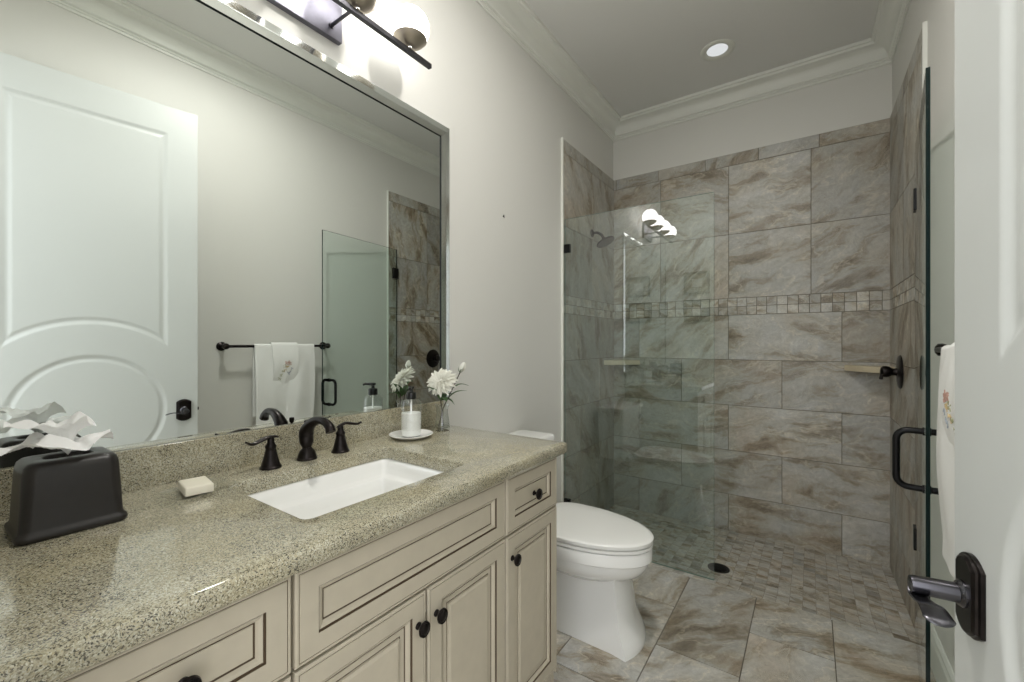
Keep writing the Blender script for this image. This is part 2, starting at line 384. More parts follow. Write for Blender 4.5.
# ------------------------------------------------------------ room shell
def shell():
    bm = BM(); box(bm, -0.12, 0, FY-0.12, RD+0.12, -0.15, CZ+0.1); struct(finish('wall_left', bm, M['wall']), 'pale greige painted wall behind the vanity and toilet')
    bm = BM(); box(bm, RW, RW+0.12, FY-0.12, RD+0.12, -0.15, CZ+0.1); struct(finish('wall_right', bm, M['wall']), 'pale greige painted wall behind the open doors')
    bm = BM(); box(bm, 0, RW, RD, RD+0.12, -0.15, CZ+0.1); struct(finish('wall_back', bm, M['wall']), 'painted wall above the shower tile')
    # entrance wall with the doorway the camera stands in
    bm = BM()
    DX0, DX1, DZ = 0.74, 1.60, 2.46
    box(bm, 0, DX0, FY-0.12, FY, -0.15, CZ+0.1); box(bm, DX1, RW, FY-0.12, FY, -0.15, CZ+0.1); box(bm, DX0, DX1, FY-0.12, FY, DZ, CZ+0.1)
    struct(finish('wall_front', bm, M['wall']), 'painted entrance wall around the doorway')
    bm = BM()
    for x0, x1, z0, z1 in ((DX0-0.07, DX0, 0, DZ+0.07), (DX0, DX1, DZ, DZ+0.07)):
        box(bm, x0, x1, FY, FY+0.004, z0, z1)
    struct(finish('trim_1', bm, M['trim']), 'white casing around the doorway')
    bm = BM(); box(bm, -0.12, RW+0.12, FY-0.12, RD+0.12, CZ, CZ+0.12); struct(finish('ceiling', bm, M['ceil']), 'flat off-white ceiling')
    # crown moulding: one closed mitred run
    prof = [(0, 2.803), (0.007, 2.803), (0.008, 2.815), (0.013, 2.818), (0.013, 2.825), (0.019, 2.829), (0.022, 2.838)]
    for k in range(1, 9):
        t = k/8; prof.append((0.022+0.060*(1-math.cos(t*math.pi/2)), 2.838+0.062*math.sin(t*math.pi/2)))
    prof += [(0.086, 2.905), (0.088, 2.912), (0.098, 2.914), (0.100, 2.922), (0.100, CZ)]
    bm = BM()
    loft(bm, [[(d, FY+d, z), (RW-d, FY+d, z), (RW-d, RD-d, z), (d, RD-d, z)] for d, z in prof], False, False)
    struct(finish('trim_2', bm, M['trim'], smooth=True, angle=50), 'white crown moulding')
    # baseboards
    bp = [(0, 0), (0.014, 0), (0.014, 0.105), (0.010, 0.118), (0.010, 0.126), (0.004, 0.138), (0, 0.14)]
    bm = BM(); loft(bm, [[(RW-d, y, z) for d, z in bp] for y in (FY, 2.341)]); struct(finish('baseboard_right', bm, M['trim']), 'white baseboard on the right wall')
    bm = BM(); loft(bm, [[(d, y, z) for d, z in bp] for y in (1.30, SH_Y-0.005)]); struct(finish('baseboard_left', bm, M['trim']), 'white baseboard behind the toilet')
    # floor slab, hall floor
    bm = BM(); box(bm, -0.1, RW+0.1, FY-0.12, SH_Y, -0.12, -0.004, 1)
    xs = [0.0, 0.17, 0.47, 0.768, 1.068, 1.355, RW]
    rects = []
    for k, (a, b) in enumerate(zip(xs[:-1], xs[1:])):
        y0 = 2.033 if k % 2 == 0 else 1.738
        rects += [(a, b, c, d) for c, d in clip_row([y0-0.61*j for j in range(-1, 5)], FY, SH_Y)]
    tiles(bm, rects, lambda u, v, h: (u, v, h-0.0055), 0.0055, 0, gap=0.0017)
    struct(finish('floor', bm, [M['tilef'], M['grout']]), 'marbled grey brown rectangular floor tiles')
    # shower floor slopes to the drain
    def sz(x, y):
        return -0.0001 - 0.035*min(1, (y-SH_Y)/0.18) - 0.03*max(0, (y-2.66)/0.57)
    bm = BM(); g = 0.052; rects = []
    y = SH_Y
    while y < RD-0.005:
        x = 0.0; y1 = min(y+g, RD)
        while x < RW-0.005:
            x1 = min(x+g, RW); rects.append((x, x1, y, y1)); x = x1
        y = y1
    tiles(bm, rects, lambda u, v, h: (u, v, sz(u, v)+h-0.003), 0.003, 0, gap=0.0009, bev=0.0004)
    ny = 20; pr = None
    for k in range(ny+1):
        y = SH_Y+(RD-SH_Y)*k/ny; z = sz(0, y)-0.0009
        cur = [bm.verts.new((0, y, z)), bm.verts.new((RW, y, z))]
        if pr: f = bm.faces.new((pr[0], pr[1], cur[1], cur[0])); f.material_index = 1
        pr = cur
    struct(finish('floor_shower', bm, [M['mosaicf'], M['groutl']]), 'small square mosaic shower floor')
    bm = BM(); box(bm, -1.5, 3.5, -3.5, FY-0.12, -0.12, 0); struct(finish('floor_hall', bm, M['hallfloor']), 'floor beyond the doorway')
    # shower tile on three walls
    uc = [0.37, 0.824, 1.282]
    shower_wall('wall_back_tile', lambda u, v, h: (u, RD-h, v), 0.0, RW, uc, [0.21, 0.822, 1.433], [0.518, 1.13], [0.03+0.3233*i for i in range(6)],
                [M['tile'], M['mosaic'], M['grout']], 'marbled stone-look tile on the shower back wall')
    shower_wall('wall_left_tile', lambda u, v, h: (h, u, v), 2.372, RD-TT, [2.81], [2.62], [2.93], [2.68, 2.98], [M['tileL'], M['mosaic'], M['grout']], 'marbled tile on the left shower wall')
    shower_wall('wall_right_tile', lambda u, v, h: (RW-h, u, v), 2.350, RD-TT, [2.79], [2.62], [2.93], [2.68, 2.98], [M['tileL'], M['mosaic'], M['grout']], 'marbled tile on the right shower wall')
    bm = BM(); box(bm, 0, TT+0.002, 2.364, 2.372, 0, TILE_Z+0.004); struct(finish('trim_3', bm, M['trim']), 'white tile edge strip by the toilet')
    bm = BM(); box(bm, RW-TT-0.002, RW, 2.342, 2.350, 0, TILE_Z+0.004); struct(finish('trim_4', bm, M['trim']), 'white tile edge strip by the glass door')
shell()

# ------------------------------------------------------------ vanity cabinet
XF = 0.572
def panel_rings(raised):
    r = [(0, -0.019, 0), (0, -0.003, 0), (0.003, 0, 0), (0.0055, 0, 0), (0.0062, -0.0014, 1), (0.0074, -0.0014, 1), (0.0082, 0, 0),
         (0.041, 0, 0), (0.042, -0.004, 1), (0.0437, -0.004, 1), (0.045, -0.0028, 0), (0.050, -0.005, 0), (0.0535, -0.0095, 0), (0.0545, -0.0108, 1), (0.0562, -0.0108, 1), (0.057, -0.0095, 0)]
    if raised: r += [(0.0675, -0.0095, 0), (0.0685, -0.0105, 1), (0.0702, -0.0105, 1), (0.071, -0.006, 0), (0.078, -0.0035, 0)]
    return r
def front(name, parent, y0, y1, z0, z1, raised, label=None):
    bm = BM(); rr = panel_rings(raised)
    vr = [[bm.verts.new(p) for p in ((XF+d, y0+i, z0+i), (XF+d, y1-i, z0+i), (XF+d, y1-i, z1-i), (XF+d, y0+i, z1-i))] for i, d, _ in rr]
    for k in range(len(vr)-1):
        for i in range(4):
            f = bm.faces.new((vr[k][i], vr[k][(i+1) % 4], vr[k+1][(i+1) % 4], vr[k+1][i]))
            f.material_index = 1 if (rr[k][2] and rr[k+1][2]) or (rr[k+1][2] and rr[k+1][0] > .03) else 0
    f = bm.faces.new(vr[-1]); bm.faces.new(vr[0][::-1])
    o = finish(name, bm, [M['cab'], M['glaze']], parent)
    return o
def knob(parent, y, z):
    bm = BM()
    lathe(bm, [(0.008, 0), (0.008, 0.002), (0.0045, 0.005), (0.004, 0.012), (0.006, 0.015)], (XF, y, z), (1, 0, 0), 20)
    lathe(bm, [(0.004, 0.013), (0.0125, 0.015), (0.0155, 0.019), (0.0145, 0.023), (0.012, 0.0235), (0.011, 0.0225), (0.008, 0.025), (0.001, 0.026)], (XF, y, z), (1, 0, 0), 28, sx=1.12, ref=(0, 0, 1))
    return finish('knob', bm, M['bronze'], parent, smooth=True)
def vanity():
    t = thing('vanity_cabinet', 'cream bathroom vanity cabinet with bronze knobs under the granite countertop', 'cabinet', (0.28, 0.66, 0))
    bm = BM()
    Y0, Y1 = 0.04, 1.283
    box(bm, 0.003, 0.555, Y0, 0.06, 0.09, 0.836); box(bm, 0.003, 0.555, Y1-0.018, Y1, 0.0, 0.836)     # sides
    box(bm, 0.003, 0.54, Y0, Y1-0.018, 0.09, 0.108)                                              # bottom
    box(bm, 0.003, 0.012, 0.06, Y1-0.018, 0.108, 0.836)                                        # back
    box(bm, 0.535, 0.552, 0.06, Y1-0.018, 0.80, 0.836); box(bm, 0.535, 0.552, 0.06, Y1-0.018, 0.09, 0.14)
    box(bm, 0.535, 0.552, 0.06, Y1-0.018, 0.635, 0.675)
    for y in (0.06, 0.350, 0.955, Y1-0.058): box(bm, 0.535, 0.552, y, y+0.045, 0.14, 0.80)
    finish('body', bm, M['cab'], t)
    bm = BM(); box(bm, 0.47, 0.49, Y0, Y1-0.018, 0, 0.09); finish('toe_kick', bm, M['cab'], t)
    # right side panel edge post
    bm = BM(); box(bm, 0.552, 0.565, Y1-0.006, Y1, 0.09, 0.836); finish('side_post', bm, M['cab'], t)
    # fronts
    bays = [(0.072, 0.372), (0.378, 0.977), (0.983, 1.276)]
    zt0, zt1 = 0.662, 0.826
    d = front('drawer', t, *bays[0], zt0, zt1, False); knob(d, 0.222, 0.744)
    d = front('drawer', t, *bays[0], 0.398, 0.656, False); knob(d, 0.222, 0.527)
    d = front('drawer', t, *bays[0], 0.112, 0.392, False); knob(d, 0.222, 0.252)
    front('false_drawer_front', t, *bays[1], zt0, zt1, False)
    d = front('door', t, 0.378, 0.6745, 0.112, 0.656, True); knob(d, 0.650, 0.590)
    d = front('door', t, 0.6805, 0.977, 0.112, 0.656, True); knob(d, 0.705, 0.590)
    d = front('drawer', t, *bays[2], zt0, zt1, False); knob(d, 1.128, 0.744)
    d = front('door', t, *bays[2], 0.112, 0.656, True); knob(d, 1.010, 0.590)
vanity()

# ------------------------------------------------------------ countertop, backsplash, sink
CT, CB = 0.875, 0.838
HX0, HX1, HY0, HY1 = 0.148, 0.492, 0.440, 0.900
def counter():
    bm = BM()
    X1, Y0, Y1 = 0.604, 0.040, 1.292
    def outer(i, z): return rrect(0.001, X1-i, Y0, Y1-i, 0.004, z, 4)
    def inner(i, z): return rrect(HX0-i, HX1+i, HY0-i, HY1+i, 0.020, z, 8)
    orr = [outer(0.010, CT), outer(0.0045, CT-0.0015), outer(0.0012, CT-0.006), outer(0, CT-0.011), outer(0, CB+0.008), outer(0.003, CB+0.002), outer(0.007, CB)]
    irr = [inner(0.006, CT), inner(0.002, CT-0.0012), inner(0, CT-0.005), inner(0, CB)]
    ov = loft(bm, orr, False, False); iv = loft(bm, irr, False, False)
    for k in (0, -1):
        es = []
        for ring in (ov[k], iv[k]):
            for i in range(len(ring)):
                e = bm.edges.get((ring[i], ring[(i+1) % len(ring)])); es.append(e)
        bmesh.ops.triangle_fill(bm, use_beauty=True, use_dissolve=False, edges=es)
    o = finish('granite_countertop', bm, M['granite'], loc=(0.3, 0.66, CB), smooth=True, angle=30)
    tag(o, 'speckled beige grey granite countertop with sink cutout on the cream vanity', 'countertop')
    bm = BM(); box(bm, 0.001, 0.021, 0.040, 1.300, CT-0.0005, 0.969); finish('backsplash', bm, M['granite'], o, bevel=0.0015)
    # undermount sink
    bm = BM(); z = CB-0.0005
    def rr(i, zz, r=0.02): return rrect(HX0-0.004+i, HX1+0.004-i, HY0-0.004+i, HY1+0.004-i, max(0.008, r-i*0.15), zz, 8)
    rings = [rr(-0.025, z-0.012), rr(-0.025, z), rr(0, z), rr(0.006, z-0.004), rr(0.012, z-0.022), rr(0.018, z-0.040), rr(0.022, z-0.046), rr(0.030, z-0.048), rr(0.035, z-0.053),
             rr(0.040, z-0.080), rr(0.050, z-0.118), rr(0.066, z-0.131), rr(0.09, z-0.136)]
    rings += [rr(0.075, z-0.15), rr(0.035, z-0.135), rr(0.015, z-0.06), rr(-0.01, z-0.02)]
    loft(bm, rings, False, False)
    # close bottom inside ring
    bm.verts.ensure_lookup_table()
    n = len(rings[0]); vb = [bm.verts[12*n+i] for i in range(n)]
    bm.faces.new(vb)
    s = finish('undermount_sink', bm, M['porc'], loc=(0.32, 0.67, z-0.15), smooth=True, angle=50)
    tag(s, 'white rectangular undermount porcelain sink below the granite countertop', 'sink')
    bm = BM(); lathe(bm, [(0.022, 0), (0.022, 0.002), (0.018, 0.004), (0.001, 0.005)], (0.30, 0.672, z-0.1362), seg=24)
    finish('drain_stopper', bm, M['bronze'], s, smooth=True)
counter()

# ------------------------------------------------------------ faucet
def faucet():
    t = thing('widespread_faucet', 'dark bronze widespread faucet with curved spout and two lever handles behind the sink', 'faucet', (0.085, 0.673, CT))
    z = CT
    bm = BM()
    lathe(bm, [(0.0275, 0), (0.0275, 0.004), (0.0255, 0.006), (0.0245, 0.012), (0.020, 0.024), (0.0135, 0.031), (0.012, 0.034)], (0.083, 0.674, z), seg=32)
    pts = curve([(0.083, 0.674, z+0.032), (0.080, 0.674, z+0.048), (0.078, 0.674, z+0.070), (0.086, 0.674, z+0.088), (0.108, 0.674, z+0.106), (0.138, 0.675, z+0.117), (0.168, 0.676, z+0.116), (0.190, 0.677, z+0.104), (0.198, 0.677, z+0.090)], 6)
    n = len(pts)
    def rad(s):
        if s < .12: return .0115+.06*s
        if s < .3: return .0187+.008*(s-.12)
        return max(.0105, .0201-.026*(s-.3)) if s < .72 else .0105+.012*(s-.72)
    tube(bm, pts, [rad(i/(n-1)) for i in range(n)], 24)
    finish('spout', bm, M['bronze'], t, smooth=True)
    bm = BM(); lathe(bm, [(0.0035, 0), (0.0035, 0.050), (0.006, 0.052), (0.0075, 0.060), (0.0065, 0.066), (0.001, 0.067)], (0.052, 0.690, z+0.040), seg=20)
    finish('lift_rod', bm, M['bronze'], t, smooth=True)
    for y, s in ((0.570, -1), (0.778, 1)):
        bm = BM()
        lathe(bm, [(0.0265, 0), (0.0265, 0.004), (0.0245, 0.0055), (0.0225, 0.010), (0.0175, 0.028), (0.0135, 0.046), (0.0125, 0.052), (0.0138, 0.055), (0.0138, 0.059), (0.0105, 0.064), (0.0085, 0.069), (0.0085, 0.078), (0.006, 0.084), (0.001, 0.085)], (0.088, y, z), seg=32)
        h = finish('handle', bm, M['bronze'], t, smooth=True)
        bm = BM()
        if s < 0: c = [(0.088, y+0.018, z+0.080), (0.090, y+0.008, z+0.083), (0.092, y-0.012, z+0.083), (0.096, y-0.035, z+0.077), (0.100, y-0.053, z+0.074), (0.104, y-0.068, z+0.082)]
        else: c = [(0.088, y-0.012, z+0.076), (0.089, y-0.004, z+0.080), (0.091, y+0.014, z+0.086), (0.093, y+0.035, z+0.082), (0.095, y+0.054, z+0.078), (0.097, y+0.068, z+0.082)]
        p = curve(c, 5); n = len(p)
        tube(bm, p, [0.0052+0.0035*math.sin(math.pi*min(1, i/(n-1)*1.0)) for i in range(n)], 16, flat=0.5, ref=(1, 0, 0))
        finish('lever', bm, M['bronze'], h, smooth=True)
faucet()

# ------------------------------------------------------------ mirror
def mirror():
    t = thing('framed_mirror', 'large rectangular mirror with a narrow silvery frame hanging above the sink', 'mirror', (0.0, 0.69, 0.97))
    Y0, Y1, Z0, Z1 = 0.045, 1.345, 0.970, 2.126; w = 0.052
    bm = BM(); box(bm, 0.001, 0.010, Y0+0.01, Y1-w, Z0, Z1-w); finish('mirror_glass', bm, M['mirror'], t)
    bm = BM()
    prof = [(0.0, 0.001), (0.0, 0.0115), (0.026, 0.0175), (0.028, 0.0175), (0.0515, 0.0150)]
    def pt(i, x): return [(x, Y1-i, Z0), (x, Y1-i, Z1-i), (x, Y0+i, Z1-i), (x, Y0+i, Z0)]
    vr = [[bm.verts.new(p) for p in pt(i, x)] for i, x in prof]
    for a, b in zip(vr[:-1], vr[1:]):
        for i in range(3): bm.faces.new((a[i], a[i+1], b[i+1], b[i]))
    for k in (0, 3): bm.faces.new([r[k] for r in vr])
    finish('mirror_frame', bm, M['mirrorf'], t)
    bm = BM()
    for (i, xa), (j, xb) in (((w, 0.0150), (w, 0.0106)), ((w, 0.0106), (w+0.0012, 0.0106))):
        a = pt(i, xa); b = pt(j, xb)
        va = [bm.verts.new(p) for p in a]; vb = [bm.verts.new(p) for p in b]
        for k in range(3): bm.faces.new((va[k], va[k+1], vb[k+1], vb[k]))
    finish('dark_seam', bm, M['gasket'], t)
mirror()

# ------------------------------------------------------------ vanity light
def vanity_light():
    YC = 0.705; XB = 0.130; ZB = 2.226
    t = thing('vanity_light', 'four globe bar light with dark metal back plate mounted above the mirror', 'wall lamp', (0.0, YC, 2.25))
    bm = BM(); box(bm, 0.0, 0.020, YC-0.124, YC+0.124, 2.190, 2.325); finish('back_plate', bm, M['steel'], t, bevel=0.002)
    for s in (-1, 1):
        bm = BM(); tube(bm, [(0.02, YC+s*0.085, 2.226), (0.024, YC+s*0.085, 2.226)], 0.009, 16); tube(bm, [(0.022, YC+s*0.085, 2.226), (XB, YC+s*0.085, 2.226)], 0.0055, 14); finish('arm', bm, M['bar'], t, smooth=True)
    bm = BM(); box(bm, XB-0.008, XB+0.008, YC-0.412, YC+0.412, ZB-0.008, ZB+0.008); finish('bar', bm, M['bar'], t, bevel=0.0012)
    R0 = 0.067
    src = None
    for k in range(4):
        y = YC-0.315+0.21*k; zc = ZB+0.085
        if src is None:
            bm = BM(); bmesh.ops.create_uvsphere(bm, u_segments=40, v_segments=24, radius=R0)
            bmesh.ops.translate(bm, verts=bm.verts, vec=(XB, y, zc))
            g = finish('globe', bm, M['globe'], t, loc=(XB, y, zc), smooth=True)
            bm = BM()
            rr = R0+0.0018
            prof = [(0.004, -0.079), (0.004, -0.066)]
            for q in range(0, 9):
                a = R(6+q*6.2); prof.append((rr*math.sin(a), -rr*math.cos(a)))
            prof += [(rr*math.sin(R(56))+0.001, -rr*math.cos(R(56))), ((rr-0.003)*math.sin(R(56)), -(rr-0.003)*math.cos(R(56)))]
            lathe(bm, prof, (XB, y, zc), seg=36, cap=False)
            c = finish('globe_cup', bm, M['cup'], g, smooth=True)
            src = (g, c)
        else:
            g = src[0].copy(); COL.objects.link(g); g.parent = t; g.location = (XB, y-YC, zc-2.25)
            c = src[1].copy(); COL.objects.link(c); c.parent = g
vanity_light()

# ------------------------------------------------------------ tissue box, tissue
def tissue_box():
    cx_, cy_ = 0.150, 0.178
    t = thing('tissue_box_cover', 'dark brown lacquered tissue box cover on the granite at the left', 'tissue box', (cx_, cy_, CT))
    z = CT
    def rg(hx, hy, zz, r): return rrect(cx_-hx, cx_+hx, cy_-hy, cy_+hy, r, zz, 7)
    bm = BM()
    rings = [rg(.062, .067, z, .012), rg(.066, .071, z+.003, .013), rg(.067, .072, z+.008, .014), rg(.0655, .0705, z+.013, .014), rg(.0625, .0675, z+.0155, .014), rg(.0615, .0665, z+.020, .015),
             rg(.059, .064, z+.075, .017), rg(.0565, .062, z+.112, .018), rg(.054, .0595, z+.122, .018), rg(.049, .0545, z+.1275, .018), rg(.039, .045, z+.129, .018),
             rg(.022, .034, z+.129, .016), rg(.020, .032, z+.127, .016), rg(.020, .032, z+.08, .016)]
    loft(bm, rings, True, True)
    finish('box_body', bm, M['leather'], t, smooth=True, angle=60)
    # pulled tissue
    bm = BM()
    def tri(v): v = (v/(2*math.pi)) % 1.0; return 4*abs(v-0.5)-1
    def sheet(seed, ox, oy, spx, spy, h0, edge, amp, rot, nf):
        nr, na = 26, 96; prev = None
        for i in range(nr+1):
            u = i/nr; cur = []
            for k in range(na):
                th = 2*math.pi*k/na
                sq = 1/max(abs(math.cos(th+rot)), abs(math.sin(th+rot)))
                r = u*(0.72+0.28*sq)*(1+0.10*tri(th*3+seed))
                x = cx_+ox*u+spx*r*math.cos(th); y = cy_+oy*u+spy*r*math.sin(th)
                base = h0*math.sin(min(1, u*1.9)*math.pi/2)*(1-u**2)+edge*u**1.5
                f = tri(th*nf+seed+1.5*u)*0.6+tri(th*(nf+2)+seed*2+0.8*u)*0.4
                zz = z+0.128+base+amp*f*min(1, u*1.6)*(0.5+0.5*u)
                n3 = Vector((x*30, y*30, seed))
                zz += (abs(mnoise.noise(n3))-0.2)*0.030*u
                x += mnoise.noise(n3+Vector((9, 0, 0)))*0.012*u; y += mnoise.noise(n3+Vector((0, 9, 0)))*0.012*u
                inside = abs(x-cx_) < 0.060 and abs(y-cy_) < 0.067
                lo = z+0.1315 if (inside and u > .3) else z+0.110
                cur.append(bm.verts.new((x, y, max(zz, lo))))
            if prev:
                for k in range(na): bm.faces.new((prev[k], prev[(k+1) % na], cur[(k+1) % na], cur[k]))
            prev = cur
    sheet(0.9, 0.012, -0.014, 0.052, 0.070, 0.030, 0.024, 0.011, 0.3, 3)
    sheet(3.7, -0.010, -0.020, 0.034, 0.050, 0.036, 0.060, 0.014, 0.9, 3)
    o = finish('tissue', bm, M['tissuem'], loc=(cx_, cy_, z+0.13), smooth=True, recalc=False, angle=180)
    tag(o, 'crumpled white tissue sticking out of the dark tissue box cover', 'tissue')
tissue_box()

# ------------------------------------------------------------ soap, dish, bottle, saucer, vase, flowers
def smallthings():
    # glass dish
    a = R(10); c0 = Vector((0.148, 0.385, CT))
    def rot(ring): return [(c0.x+(p[0])*math.cos(a)-(p[1])*math.sin(a), c0.y+p[0]*math.sin(a)+p[1]*math.cos(a), p[2]) for p in ring]
    bm = BM()
    def q(hx, hy, r, zz): return rot(rrect(-hx, hx, -hy, hy, r, CT+zz, 6))
    loft(bm, [q(.040, .052, .015, .0003), q(.046, .058, .018, .002), q(.052, .066, .02, .007), q(.0525, .0665, .02, .009), q(.050, .064, .02, .008), q(.044, .056, .018, .0045), q(.036, .048, .015, .003)], True, True)
    tag(finish('glass_soap_dish', bm, M['clear'], loc=c0, smooth=True), 'low clear glass soap dish under the cream soap bar', 'soap dish')
    bm = BM()
    a2 = R(-8); old = a
    def rot2(p): return (c0.x+p[0]*math.cos(a2)-p[1]*math.sin(a2), c0.y-0.006+p[0]*math.sin(a2)+p[1]*math.cos(a2), p[2])
    def s(hx, hy, r, zz): return [rot2(p) for p in rrect(-hx, hx, -hy, hy, r, CT+zz, 5)]
    loft(bm, [s(.037, .022, .004, .0052), s(.040, .026, .004, .0068), s(.040, .026, .004, .0225), s(.0385, .0245, .004, .0242), s(.034, .020, .003, .0244)], True, True)
    tag(finish('soap_bar', bm, M['soap'], loc=c0+Vector((0, 0, .0052)), smooth=True, angle=60), 'cream rectangular soap bar on the clear dish', 'soap')
    # saucer
    x, y = 0.117, 1.037
    bm = BM(); lathe(bm, [(0.040, 0), (0.042, 0.0005), (0.060, 0.005), (0.074, 0.0115), (0.0765, 0.0145), (0.0755, 0.0155), (0.072, 0.0145), (0.055, 0.008), (0.043, 0.0052), (0.001, 0.005)], (x, y, CT), seg=48)
    tag(finish('saucer', bm, M['porc'], loc=(x, y, CT), smooth=True), 'round white saucer under the lotion bottle', 'saucer')
    # lotion bottle
    z = CT+0.0055
    t = thing('lotion_bottle', 'clear pump bottle half filled with white lotion standing on the white saucer', 'bottle', (x, y, z))
    bm = BM(); lathe(bm, [(0.030, 0), (0.0345, 0.002), (0.0355, 0.006), (0.0355, 0.118), (0.033, 0.124), (0.024, 0.130), (0.0145, 0.133), (0.0135, 0.142)], (x, y, z), seg=40)
    finish('bottle_glass', bm, M['clear'], t, smooth=True)
    bm = BM(); lathe(bm, [(0.029, 0.003), (0.0335, 0.005), (0.0338, 0.083), (0.033, 0.0835), (0.001, 0.0835)], (x, y, z), seg=40)
    finish('lotion', bm, M['lotion'], t, smooth=True)
    bm = BM(); lathe(bm, [(0.0165, 0.132), (0.0170, 0.134), (0.0170, 0.152), (0.0155, 0.155), (0.007, 0.157), (0.006, 0.160), (0.006, 0.166), (0.0105, 0.168), (0.0105, 0.176), (0.001, 0.178)], (x, y, z), seg=28)
    tube(bm, [(x, y, z+0.172), (x+0.018, y-0.022, z+0.174), (x+0.023, y-0.028, z+0.170)], [0.006, 0.005, 0.004], 12)
    p = finish('pump', bm, M['plastic'], t, smooth=True)
    bm = BM(); tube(bm, [(x, y, z+0.012), (x, y, z+0.133)], 0.003, 10); finish('dip_tube', bm, M['lotion'], t, smooth=True)
    # vase: clear flared glass
    vx, vy = 0.122, 1.188
    t = thing('glass_vase', 'small clear glass vase holding a white dahlia beside the backsplash', 'vase', (vx, vy, CT))
    bm = BM(); lathe(bm, [(0.027, 0), (0.0295, 0.003), (0.0295, 0.018), (0.026, 0.045), (0.022, 0.070), (0.024, 0.088), (0.030, 0.100), (0.0285, 0.100), (0.0225, 0.088), (0.0205, 0.070), (0.0245, 0.045), (0.028, 0.018), (0.027, 0.012), (0.001, 0.011)], (vx, vy, CT), seg=36)
    finish('vase_glass', bm, M['clear'], t, smooth=True)
    bm = BM(); lathe(bm, [(0.025, 0.0125), (0.0275, 0.018), (0.0252, 0.034), (0.001, 0.034)], (vx, vy, CT), seg=32); finish('water', bm, M['clear'], t, smooth=True)
    # leaves
    def leaf(bm, base, tip, w, up=0.012):
        b_, t_ = Vector(base), Vector(tip); d = t_-b_; s_ = d.cross(Vector((0, 0, 1)))
        if s_.length < 1e-5: s_ = Vector((1, 0, 0))
        s_.normalize(); nrm = s_.cross(d).normalized(); n = 10; L = []; Rr = []; C = []
        for i in range(n+1):
            u = i/n; ww = w*math.sin(math.pi*u**0.8)*(1-0.15*u); c = b_+d*u+nrm*up*math.sin(math.pi*u)
            C.append(c); L.append(c+s_*ww+nrm*0.25*ww); Rr.append(c-s_*ww+nrm*0.25*ww)
        top = [[bm.verts.new(p) for p in X] for X in (L, C, Rr)]
        bot = [[bm.verts.new(p-nrm*0.0006) for p in X] for X in (L, C, Rr)]
        for S, fl in ((top, 0), (bot, 1)):
            for a_, b2 in ((0, 1), (1, 2)):
                for i in range(n):
                    q = (S[a_][i], S[a_][i+1], S[b2][i+1], S[b2][i]); bm.faces.new(q[::-1] if fl else q)
    # dahlia
    F = Vector((0.124, 1.176, 1.070)); t = thing('white_dahlia', 'open white dahlia bloom with green leaves standing in the clear vase', 'flower', (vx, vy, CT+0.012))
    ax = Vector((0.22, -0.72, 0.62)).normalized(); a_, b_ = frame_of(ax)
    bm = BM()
    layers = [(17, 0.062, 5, 0.0), (17, 0.058, 17, 0.5), (15, 0.052, 31, 0.2), (13, 0.044, 45, 0.6), (11, 0.035, 58, 0.1), (9, 0.028, 69, 0.4), (7, 0.021, 78, 0.0), (4, 0.016, 86, 0.3)]
    for n_, Lp, el, ph in layers:
        for k in range(n_):
            th = 2*math.pi*(k+ph)/n_+random.uniform(-.08, .08); e = R(el+random.uniform(-5, 5)); L_ = Lp*random.uniform(.92, 1.06)
            rad = (a_*math.cos(th)+b_*math.sin(th)); tan = ax.cross(rad)
            ns = 7; rows = []
            for i in range(ns+1):
                u = i/ns; w_ = L_*0.20*math.sin(math.pi*(0.10+0.86*u**0.85))*(1-.15*u)
                ee = e-0.30*u
                c = F - ax*0.010 + rad*(0.004+L_*u*math.cos(ee)) + ax*(L_*u*math.sin(ee)*0.75)
                nn = (ax*math.cos(ee)-rad*math.sin(ee))
                rows.append([bm.verts.new(c+tan*w_+nn*w_*0.35), bm.verts.new(c), bm.verts.new(c-tan*w_+nn*w_*0.35), bm.verts.new(c-nn*0.0012)])
            for r0, r1 in zip(rows[:-1], rows[1:]):
                for i in range(4): bm.faces.new((r0[i], r0[(i+1) % 4], r1[(i+1) % 4], r1[i]))
    bmesh.ops.create_icosphere(bm, subdivisions=2, radius=0.012, matrix=Matrix.Translation(F-ax*0.012))
    finish('bloom', bm, M['petal'], t, smooth=True)
    bm = BM(); tube(bm, curve([(vx-0.008, vy+0.012, CT+0.013), (vx+0.003, vy-0.004, CT+0.07), (vx+0.002, vy-0.012, CT+0.13), F-ax*0.010], 8), 0.0022, 10); finish('stem', bm, M['stemc'], t, smooth=True)
    base = Vector((vx+0.001, vy-0.006, CT+0.115))
    for tip, w in (((vx+0.055, vy-0.035, CT+0.120), 0.017), ((vx+0.02, vy+0.050, CT+0.135), 0.018), ((vx-0.02, vy-0.070, CT+0.175), 0.017), ((vx-0.055, vy+0.01, CT+0.15), 0.017), ((vx+0.045, vy+0.02, CT+0.10), 0.015)):
        bm = BM(); leaf(bm, base, tip, w); finish('leaf', bm, M['green'], t, smooth=True, recalc=False)
    # bud
    B = Vector((0.160, 1.248, 1.098))
    t = thing('flower_bud', 'closed white flower bud on a long thin stem leaning right from the vase', 'flower', (vx-0.006, vy-0.014, CT+0.013))
    p = curve([(vx-0.006, vy-0.014, CT+0.013), (vx+0.002, vy+0.004, CT+0.085), (vx+0.018, vy+0.032, CT+0.150), tuple(B)], 8)
    bm = BM(); tube(bm, p, 0.0019, 10); finish('stem', bm, M['stemc'], t, smooth=True)
    d = (p[-1]-p[-3]).normalized()
    bm = BM(); a3, b3 = frame_of(d)
    rings = []
